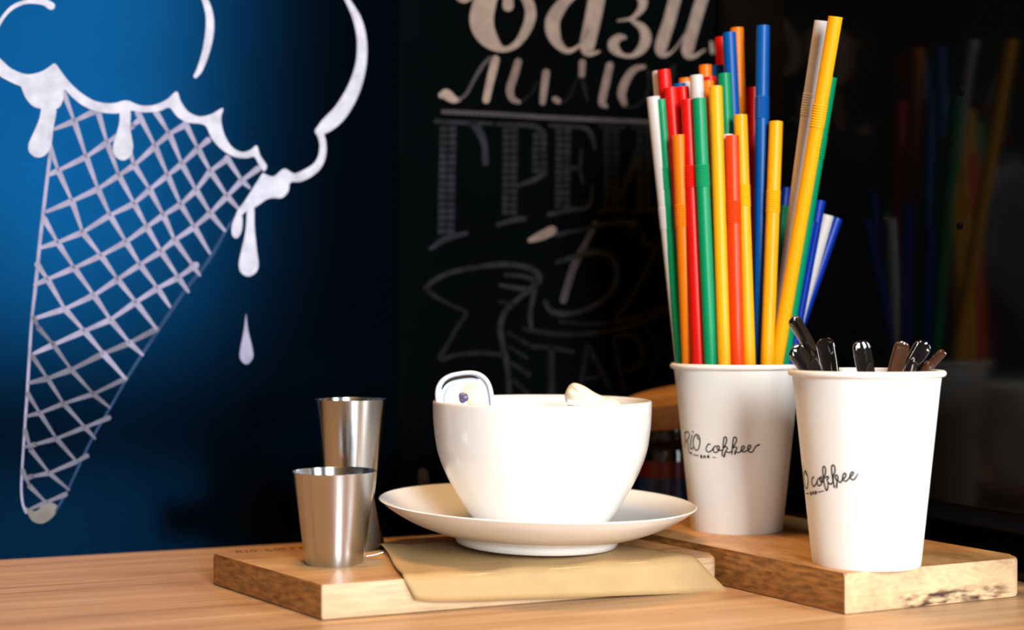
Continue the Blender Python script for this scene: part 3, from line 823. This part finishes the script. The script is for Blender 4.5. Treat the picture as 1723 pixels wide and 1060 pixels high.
v, f = loft([Vector((-0.0178, -0.0085, -0.001)), Vector((-0.011, -0.0112, -0.0020)), Vector((-0.003, -0.0115, -0.0030))], [(0.0006, 0.0018), (-0.0006, 0.0018), (-0.0006, -0.0018), (0.0006, -0.0018)])
link('foil_edge', v, f, M['foil'], sug)

# ------------------------------------------------------------------ paper cups
CH, CRT, CRB = 0.1135, 0.0430, 0.0312
def cup_profile():
    p = [(0, 0.006), (CRB - 0.0012, 0.006), (CRB - 0.0010, 0.0), (CRB - 0.0002, 0.0), (CRB, 0.0006)]
    for k in range(1, 12): 
        u = k / 12; p.append((CRB + (CRT - CRB) * u, CH * u))
    p.append((CRT - 0.0001, CH - 0.0030))
    for k in range(9):
        a = math.radians(-130 + 260 * k / 8)
        p.append((CRT + 0.0005 + 0.0019 * math.cos(a), CH - 0.0018 + 0.0019 * math.sin(a)))
    p += [(CRT - 0.0008, CH - 0.004), (CRB + 0.0001, 0.0075), (0, 0.0070)]
    return p
def cone_hit(px, py, c):
    """angle and height where the ray of a pixel meets the cup wall"""
    o = Vector((0, 0, CAMZ)) - c; d = ray(px, py)
    k = (CRT - CRB) / CH
    # (ox+tdx)^2+(oy+tdy)^2 = (CRB + k (oz+t dz))^2
    A = d.x ** 2 + d.y ** 2 - (k * d.z) ** 2
    R0 = CRB + k * o.z
    B = 2 * (o.x * d.x + o.y * d.y - k * d.z * R0)
    C_ = o.x ** 2 + o.y ** 2 - R0 ** 2
    D = B * B - 4 * A * C_
    if D < 0: D = 0
    t_ = (-B - math.sqrt(D)) / (2 * A)
    p = o + d * t_
    return (math.atan2(p.y, p.x) - math.pi / 2) % (2 * math.pi) - 1.5 * math.pi, p.z
def ink_mesh(strokes, parent, name='printed_logo'):
    """strokes: lists of (angle, height, width m) on the cup wall"""
    vs, fs = [], []
    rm = (CRT + CRB) / 2
    for s in strokes:
        v, f = ribbon2d([(a * rm, h, w_) for a, h, w_ in s], 4)
        o = len(vs)
        for x, h in v:
            r = CRB + (CRT - CRB) * h / CH + 0.00018
            vs.append((r * math.cos(x / rm), r * math.sin(x / rm), h))
        fs += [tuple(i + o for i in q) for q in f]
    return link(name, vs, fs, M['ink'], parent, smooth=False)
def paper_cup(loc, label):
    e = empty('paper_cup', loc)
    tag(e, label, 'cup')
    world_lathe('body', cup_profile(), None, M['cup'], parent=e, n=112, angle=40)
    return e
CB = Vector((0.1543, 0.980, H + TRB)); CF = Vector((0.2085, 0.840, H + TRB))
cup_b = paper_cup(CB, 'white paper coffee cup holding the bundle of coloured straws')
cup_f = paper_cup(CF, 'white paper coffee cup holding black handles, standing nearest the camera')
def px_strokes(data, sc, ox, oy, c, wpx):
    out = []
    for s in data:
        pw = wpx * c.y / F
        row = []
        for q in s:
            a, h = cone_hit(ox + q[0] / sc, oy + q[1] / sc, c)
            row.append((a, h, pw * (q[2] if len(q) > 2 else 1.0)))
        out.append(row)
    return out
RI = [[(145, 195), (150, 330), (148, 478, 1.5)], [(150, 215), (200, 188), (236, 240), (215, 320), (172, 372), (205, 400), (212, 500), (225, 570), (250, 603), (272, 600, 1.6)], [(300, 186, 1.4), (304, 196, 1.4)], [(285, 260), (262, 380), (255, 480), (270, 525), (305, 495)]]
OO = [[(370, 235), (325, 290), (308, 400), (328, 500), (370, 550), (412, 510), (436, 400), (430, 300), (395, 250), (385, 290), (412, 340)]]
COF = [[(635, 432), (600, 430), (560, 490), (558, 550), (600, 580), (650, 560), (692, 508)], [(740, 460), (700, 500), (700, 570), (740, 590), (790, 560), (812, 500), (790, 460), (762, 482), (790, 545), (850, 548)],
       [(880, 540), (885, 420), (900, 310), (930, 290), (952, 340), (930, 430), (890, 500), (866, 570), (864, 652)], [(890, 500), (940, 478), (966, 512), (932, 560), (900, 668, 1.6)], [(935, 560), (980, 592), (1035, 575)],
       [(1055, 560), (1070, 400), (1085, 310), (1120, 293), (1142, 350), (1110, 430), (1062, 500), (1050, 622)], [(1080, 500), (1120, 480), (1146, 512), (1120, 560), (1110, 614, 1.5)], [(1125, 570), (1180, 592), (1225, 568)],
       [(1220, 560), (1272, 530), (1292, 480), (1262, 463), (1234, 500), (1240, 560), (1280, 580), (1332, 560)], [(1330, 560), (1390, 520), (1416, 470), (1390, 448), (1358, 490), (1368, 560), (1420, 585), (1462, 560), (1510, 475), (1575, 440, 1.5)]]
BAR = [[(310, 634, .7), (405, 652, .8)], [(455, 640, 1.2), (458, 692, 1.2)], [(470, 650, 1.0), (474, 668, .9), (474, 688, .9)], [(505, 690, 1.0), (525, 650, 1.0), (547, 692, 1.0)], [(585, 690, .9), (586, 652, .9), (612, 660, .9), (590, 674, .9), (616, 692, .9)], [(680, 684, .6), (740, 690, .6)]]
b_strokes = px_strokes(RI + OO + COF + BAR, 11.487, 1140, 710, CB, 2.2)
ink_mesh(b_strokes, cup_b)
FO = [[(205, 285), (180, 350), (175, 480), (190, 600), (225, 685), (250, 660), (262, 540), (255, 420), (230, 340), (205, 290), (215, 350), (235, 390)]]
FC = [[(395, 430), (360, 470), (348, 560), (375, 630), (410, 632), (450, 570), (477, 508)], [(520, 450), (475, 510), (475, 590), (515, 627), (560, 590), (577, 500), (555, 428), (530, 470), (560, 545), (615, 530)],
      [(615, 520), (600, 400), (593, 250), (620, 193), (657, 250), (650, 360), (620, 450), (620, 540), (640, 640), (675, 732), (705, 680), (712, 560)], [(655, 450), (700, 418), (722, 450), (690, 500), (720, 560), (770, 592), (812, 555)],
      [(825, 560), (797, 350), (788, 220), (820, 163), (862, 220), (860, 320), (825, 420), (830, 540), (850, 662)], [(900, 660, 1.3), (912, 540), (932, 440), (900, 388), (868, 420), (890, 490), (950, 530), (990, 552), (1032, 485)],
      [(1030, 470), (1090, 440), (1107, 370), (1075, 348), (1038, 410), (1048, 490), (1100, 527), (1150, 490), (1192, 440)], [(1190, 430), (1250, 390), (1277, 340), (1245, 318), (1203, 380), (1213, 460), (1270, 497), (1320, 450), (1377, 350, .6)]]
FB = [[(225, 805, .8), (285, 800, .8)], [(320, 770, 1.3), (326, 828, 1.3)], [(336, 780), (340, 815)], [(365, 815), (380, 760), (402, 805)], [(430, 805), (430, 750), (452, 768), (435, 782), (455, 800)], [(490, 770, .8), (610, 743, .7)]]
f_strokes = px_strokes(FO + FC + FB, 13.25, 1340, 770, CF, 2.5)
# the first letters lie round the side of the near cup
aO_b, hO_b = px_strokes([[(372, 400)]], 11.487, 1140, 710, CB, 1)[0][0][:2]
aO_f, hO_f = px_strokes([[(215, 490)]], 13.25, 1340, 770, CF, 1)[0][0][:2]
kk = 0.030 / 0.0318
for s in px_strokes(RI, 11.487, 1140, 710, CB, 1.7):
    f_strokes.append([(aO_f + (a - aO_b), hO_f + (h - hO_b) - 0.05 * (a - aO_b) * 0.0, w_) for a, h, w_ in s])
ink_mesh(f_strokes, cup_f)

# ------------------------------------------------------------------ straws
RIMZ = H + TRB + CH
SR = 0.0046
def at_z(px, Y, z): return Vector(((px - CX) / F * Y, Y, z))
def straw(col, top, Yt, rx, Yr, bell, label, r=SR, bend=0.0):
    T = at(top[0], top[1], Yt)
    Rm = at_z(rx, Yr, RIMZ)
    # keep the crossing point inside the rim
    off = Vector((Rm.x - CB.x, Rm.y - CB.y)); lim = CRT - r - 0.0009
    if off.length > lim: off *= lim / off.length; Rm.x = CB.x + off.x; Rm.y = CB.y + off.y
    d = (Rm - T)
    Bt = Rm + d * ((Rm.z - (H + TRB + 0.0085)) / -d.z) if d.z < 0 else Rm
    off = Vector((Bt.x - CB.x, Bt.y - CB.y)); lim = CRB - r - 0.002
    if off.length > lim: off *= lim / off.length
    Bt = Vector((CB.x + off.x, CB.y + off.y, H + TRB + 0.0085))
    low = Bt * 0.06 + Rm * 0.94
    up = T - Rm
    L_ = up.length
    if bell is None: fb = 0.72
    else: fb = min(0.95, max(0.1, (at(top[0], bell, Yt).z - Rm.z) / max(1e-6, T.z - Rm.z)))
    def q(u):   # slight bow either side of the bellows
        p = Rm + up * u
        p.x += bend * (1 - abs(u - fb) / max(fb, 1 - fb))
        return p
    half = 0.0075 / L_
    main = [Bt, low, Rm] + [q(fb * k / 4) for k in range(1, 4)] + [q(fb - half)]
    upper_ = [q(fb + half)] + [q(fb + half + (1 - fb - half) * k / 3) for k in range(1, 4)]
    path = main + upper_
    # outer skin with a hollow end
    n = 16
    fr = frames(path)
    vs, fs = [], []
    def add(p, fr_, rad):
        s = len(vs)
        for i in range(n):
            a = 2 * math.pi * i / n
            vs.append(p + fr_[1] * rad * math.cos(a) + fr_[2] * rad * math.sin(a))
        return s
    rings = [add(p, fr[i], r) for i, p in enumerate(path)]
    inner_ = [add(path[-1], fr[-1], r * 0.88), add(path[-1] - fr[-1][0] * 0.02, fr[-1], r * 0.88)]
    seq = rings + inner_
    for A, B in zip(seq[:-1], seq[1:]):
        for i in range(n):
            j = (i + 1) % n
            fs.append((A + i, A + j, B + j, B + i))
    fs.append(tuple(range(seq[-1], seq[-1] + n)))
    fs.append(tuple(range(rings[0], rings[0] + n))[::-1])
    o = link('drinking_straw', vs, fs, ST[col], angle=50)
    tag(o, label, 'straw', 'drinking straws in the paper cup')
    if bell is None: return o
    # corrugated flexible section
    pb = [q(fb - half + 2 * half * k / 18) for k in range(19)]
    sc = [1.015 if k % 2 == 0 else 1.09 for k in range(19)]
    v, f = loft(pb, circle(r, 16), sc)
    link('flexible_section', v, f, ST[col], o, angle=20)
    return o
S = [
 ('white', (1099, 163), .972, 1139, .982, 366, 'leftmost white straw of the bundle, leaning over the cup rim', 0),
 ('green', (1112, 168), .972, 1148, .978, 300, 'dark green straw beside the leftmost white straw', 0),
 ('white', (1108, 120), .990, 1150, .990, None, 'white straw mostly hidden behind the tallest red straw at left', 0),
 ('red', (1117, 118), .980, 1158, .980, None, 'tallest red straw in the left part of the bundle', 0),
 ('red', (1128, 148), .970, 1166, .971, 272, 'red straw in front of the tallest left red straw', 0),
 ('orange', (1142, 227), .958, 1159, .967, 362, 'short orange straw between two red straws at left', 0),
 ('red', (1148, 147), .976, 1178, .972, None, 'red straw whose blue neighbour peeks over its top', 0),
 ('red', (1157, 168), .958, 1176, .956, 298, 'shorter red straw just left of the front green straw', 0),
 ('blue', (1143, 141), .990, 1176, 1.000, None, 'blue straw with only its end visible among the red straws', 0),
 ('orange', (1153, 132), 1.003, 1180, 1.006, None, 'orange straw end behind the left white straw tip', 0),
 ('white', (1156, 139), .992, 1185, .990, None, 'white straw tip left of the front white straw', 0),
 ('white', (1172, 127), .966, 1199, .968, None, 'white straw standing right behind the front green straw', 0),
 ('green', (1176, 166), .952, 1196, .949, 297, 'long bright green straw at the front of the bundle', 0),
 ('orange', (1191, 137), .976, 1209, .970, None, 'amber straw between the front green and yellow straws', 0),
 ('yellow', (1204, 146), .956, 1219, .944, None, 'broad bright yellow straw at the front centre', 0),
 ('orange', (1187, 110), .998, 1200, 1.002, None, 'orange straw end above the front white straw', 0),
 ('red', (1194, 130), .988, 1212, .990, None, 'dark red straw end tucked below the back orange straw', 0),
 ('blue', (1207, 110), 1.000, 1222, 1.010, None, 'dark blue straw end left of the leaning green straw', 0),
 ('green', (1219, 124), .968, 1241, .972, None, 'green straw behind the bright yellow straw', 0),
 ('red', (1214, 63), 1.004, 1236, 1.010, None, 'red straw beside the tall blue straw at the back', 0),
 ('blue', (1227, 55), .978, 1254, .985, None, 'tall blue straw left of the tall orange straw', 0),
 ('orange', (1240, 47), .988, 1258, 1.000, 180, 'tall orange straw in the back centre of the bundle', 0),
 ('yellow', (1246, 194), .956, 1260, .948, 330, 'yellow straw right of the scarlet straw', 0),
 ('scarlet', (1232, 229), .950, 1241, .943, 358, 'short scarlet straw between two yellow straws', 0),
 ('white', (1224, 227), .960, 1233, .955, None, 'white straw sliver left of the scarlet straw', 0),
 ('red', (1268, 147), .996, 1264, 1.005, None, 'dark red straw just left of the tallest blue straw', 0),
 ('blue', (1284, 44), .966, 1277, .962, 182, 'tallest blue straw standing upright right of centre', 0),
 ('yellow', (1306, 205), .956, 1291, .950, 340, 'yellow straw just right of the tallest blue straw', 0),
 ('white', (1385, 35), .932, 1303, .976, 172, 'long white straw leaning far right', -0.0015),
 ('yellow', (1406, 28), .905, 1306, .953, 190, 'tallest straw, yellow, leaning far right', 0),
 ('green', (1397, 130), .940, 1317, .966, 246, 'green straw leaning right behind the tallest yellow straw', 0),
 ('navy', (1366, 372), .962, 1320, .972, None, 'dark blue straw leaning right, nearest the green one', 0),
 ('navy', (1380, 337), .976, 1329, .984, None, 'dark blue straw leaning right, tallest of its blue group', 0),
 ('white', (1392, 362), .986, 1330, .992, None, 'white straw among the low dark blue straws at right', 0),
 ('navy', (1408, 368), 1.000, 1331, .992, None, 'rightmost dark blue straw of the bundle', 0),
 ('navy', (1322, 316), 1.008, 1300, 1.010, None, 'blue straw end peeking behind the leaning white straw', 0),
 ('green', (1316, 346), 1.000, 1294, 1.002, None, 'green straw end low behind the leaning white straw', 0),
]
for col, top, Yt, rx, Yr, bell, lab, bend in S:
    rr = SR if col != 'navy' else 0.0040
    straw(col, top, Yt, rx, Yr, bell, lab, rr, bend)

# ------------------------------------------------------------------ black handles in the near cup
def handle(name, top, Yt, rx, Yr, wd, th, m, label, twist=0.0, curve=0.0):
    T = at(top[0], top[1], Yt)
    Rm = at_z(rx, Yr, RIMZ - 0.003)
    off = Vector((Rm.x - CF.x, Rm.y - CF.y)); lim = CRT - 0.008
    if off.length > lim: off *= lim / off.length; Rm.x = CF.x + off.x; Rm.y = CF.y + off.y
    d = Rm - T
    Bt = Rm + d * ((Rm.z - (H + TRB + 0.010)) / -d.z)
    off = Vector((Bt.x - CF.x, Bt.y - CF.y)); lim = CRB - 0.009
    if off.length > lim: off *= lim / off.length
    Bt = Vector((CF.x + off.x, CF.y + off.y, H + TRB + 0.010))
    pts = catmull([tuple(Bt), tuple(Bt * .5 + Rm * .5), tuple(Rm), tuple((Rm + T) / 2 + Vector((curve, 0, curve * .6))), tuple(T)], 8)
    P = [Vector(p) for p in pts]
    n = len(P)
    a, b = th / 2, wd / 2
    sec = []
    for i in range(24):
        t_ = 2 * math.pi * i / 24
        cx_, sx_ = math.cos(t_), math.sin(t_)
        x = a * math.copysign(abs(cx_) ** .6, cx_); y = b * math.copysign(abs(sx_) ** .6, sx_)
        if cx_ > 0: x *= 0.45 + 0.55 * min(1, abs(y / b) ** 2 * 1.3)   # grooved face
        ct_, st_ = math.cos(twist), math.sin(twist)
        sec.append((x * ct_ - y * st_, x * st_ + y * ct_))
    sc = [0.75 + 0.25 * min(1, i / (n * .6)) for i in range(n)]
    end = P[-1]; tdir = (P[-1] - P[-2]).normalized()
    for k, s in ((0.35, .94), (0.6, .82), (0.8, .62), (0.95, .32)):
        P.append(end + tdir * wd * 0.42 * k); sc.append(s)
    v, f = loft(P, sec, sc)
    o = link(name, v, f, m, angle=40)
    tag(o, label, 'cutlery', 'plastic handles in the near cup')
    return o
HD = [
 ((1338, 541), .832, 1374, .852, .0075, .0062, M['smoked'], 'long curved shiny dark handle rising highest from the near cup', 0.5, 0.0018),
 ((1342, 594), .836, 1370, .842, .0115, .0060, M['smoked'], 'short leaning black handle in front of the long curved one', 0.2, 0),
 ((1390, 581), .858, 1398, .856, .0110, .0060, M['smoked'], 'upright black handle just right of the long curved one', -0.3, 0),
 ((1450, 585), .846, 1458, .846, .0108, .0058, M['smoked'], 'upright glossy black handle alone in the middle of the cup', 0.15, 0),
 ((1517, 584), .838, 1504, .842, .0088, .0055, M['brown_reflection'], 'black handle with brown reflection in its colour, left of the slanted pair at the right', 0.1, 0),
 ((1551, 586), .850, 1527, .850, .0115, .0058, M['smoked'], 'wide black handle slanting right', 0.25, 0),
 ((1585, 594), .846, 1567, .846, .0050, .0045, M['brown_reflection'], 'thin handle at the far right of the near cup', 0.4, 0),
]
for a in HD: handle('cutlery_handle', *a)

# ------------------------------------------------------------------ jar and wooden dish behind
jc = Vector((0.119, 1.098, H))
jar = empty('jar', jc)
tag(jar, 'dark glass jar with red and blue label behind the bowl', 'jar')
world_lathe('body', [(0, 0), (0.0205, 0), (0.0215, 0.001), (0.0215, 0.066), (0.0205, 0.0705), (0.0175, 0.0735), (0.0165, 0.076), (0, 0.076)], None, M['jar'], parent=jar, n=64)
world_lathe('cap', [(0, 0.0745), (0.0180, 0.0745), (0.0184, 0.0755), (0.0176, 0.090), (0.0168, 0.0915), (0, 0.0915)], None, M['jar_cap'], parent=jar, n=64)
def band(z0, z1, m, nm):
    v, f = lathe([(0.0213, z0), (0.0217, z0), (0.0217, z1), (0.0213, z1)], 64, close=True)
    return link(nm, v, f, m, jar)
band(0.0475, 0.0600, M['label_red'], 'label_band')
band(0.0150, 0.0472, M['label_blue'], 'label_band')
dc = at(1146, 684, 1.098)
v, f = lathe([(0, -0.0100), (0.038, -0.0100), (0.0425, -0.0085), (0.0455, 0.0085), (0.0452, 0.0100), (0.0440, 0.0104), (0.040, 0.0085), (0, 0.0080)], 96)
dish = link('wooden_lid', v, f, M['dish'], angle=40)
dish.location = dc; dish.rotation_euler = (math.radians(5), math.radians(-10), 0)
tag(dish, 'tilted round wooden lid resting on the dark jar behind the cup', 'lid')

# engraving on the beech board, parts of that board
def engraving():
    G = {'R': [[(0, 0), (0, 1)], [(0, 1), (.45, .95), (.5, .7), (.05, .5)], [(.2, .5), (.55, 0)]], 'I': [[(0.1, 0), (0.1, 1)]], 'O': [[(.3, 0), (0, .5), (.3, 1), (.6, .5), (.3, 0)]],
         'C': [[(.5, .85), (.25, 1), (0, .5), (.25, 0), (.5, .15)]], 'F': [[(0, 0), (0, 1), (.45, 1)], [(0, .5), (.35, .5)]], 'E': [[(.45, 0), (0, 0), (0, 1), (.45, 1)], [(0, .5), (.35, .5)]]}
    x = 0.0; vs, fs = [], []
    hgt, wid = 0.0075, 0.0062
    for ch in 'RIO COFFEE':
        if ch == ' ': x += 0.004; continue
        for s in G[ch]:
            q = [(x + p[0] * wid, p[1] * hgt, 0.0009) for p in s]
            v_, f_ = ribbon2d(q, 4)
            o = len(vs); vs += v_; fs += [tuple(i + o for i in k) for k in f_]
        x += (0.0032 if ch == 'I' else 0.0056)
    return [(-0.0205 + a, 0.1275 + b, TLB + 0.00012) for a, b in vs], fs
v, f = engraving()
en = link('engraved_lettering', v, f, M['burn'], bl, smooth=False)
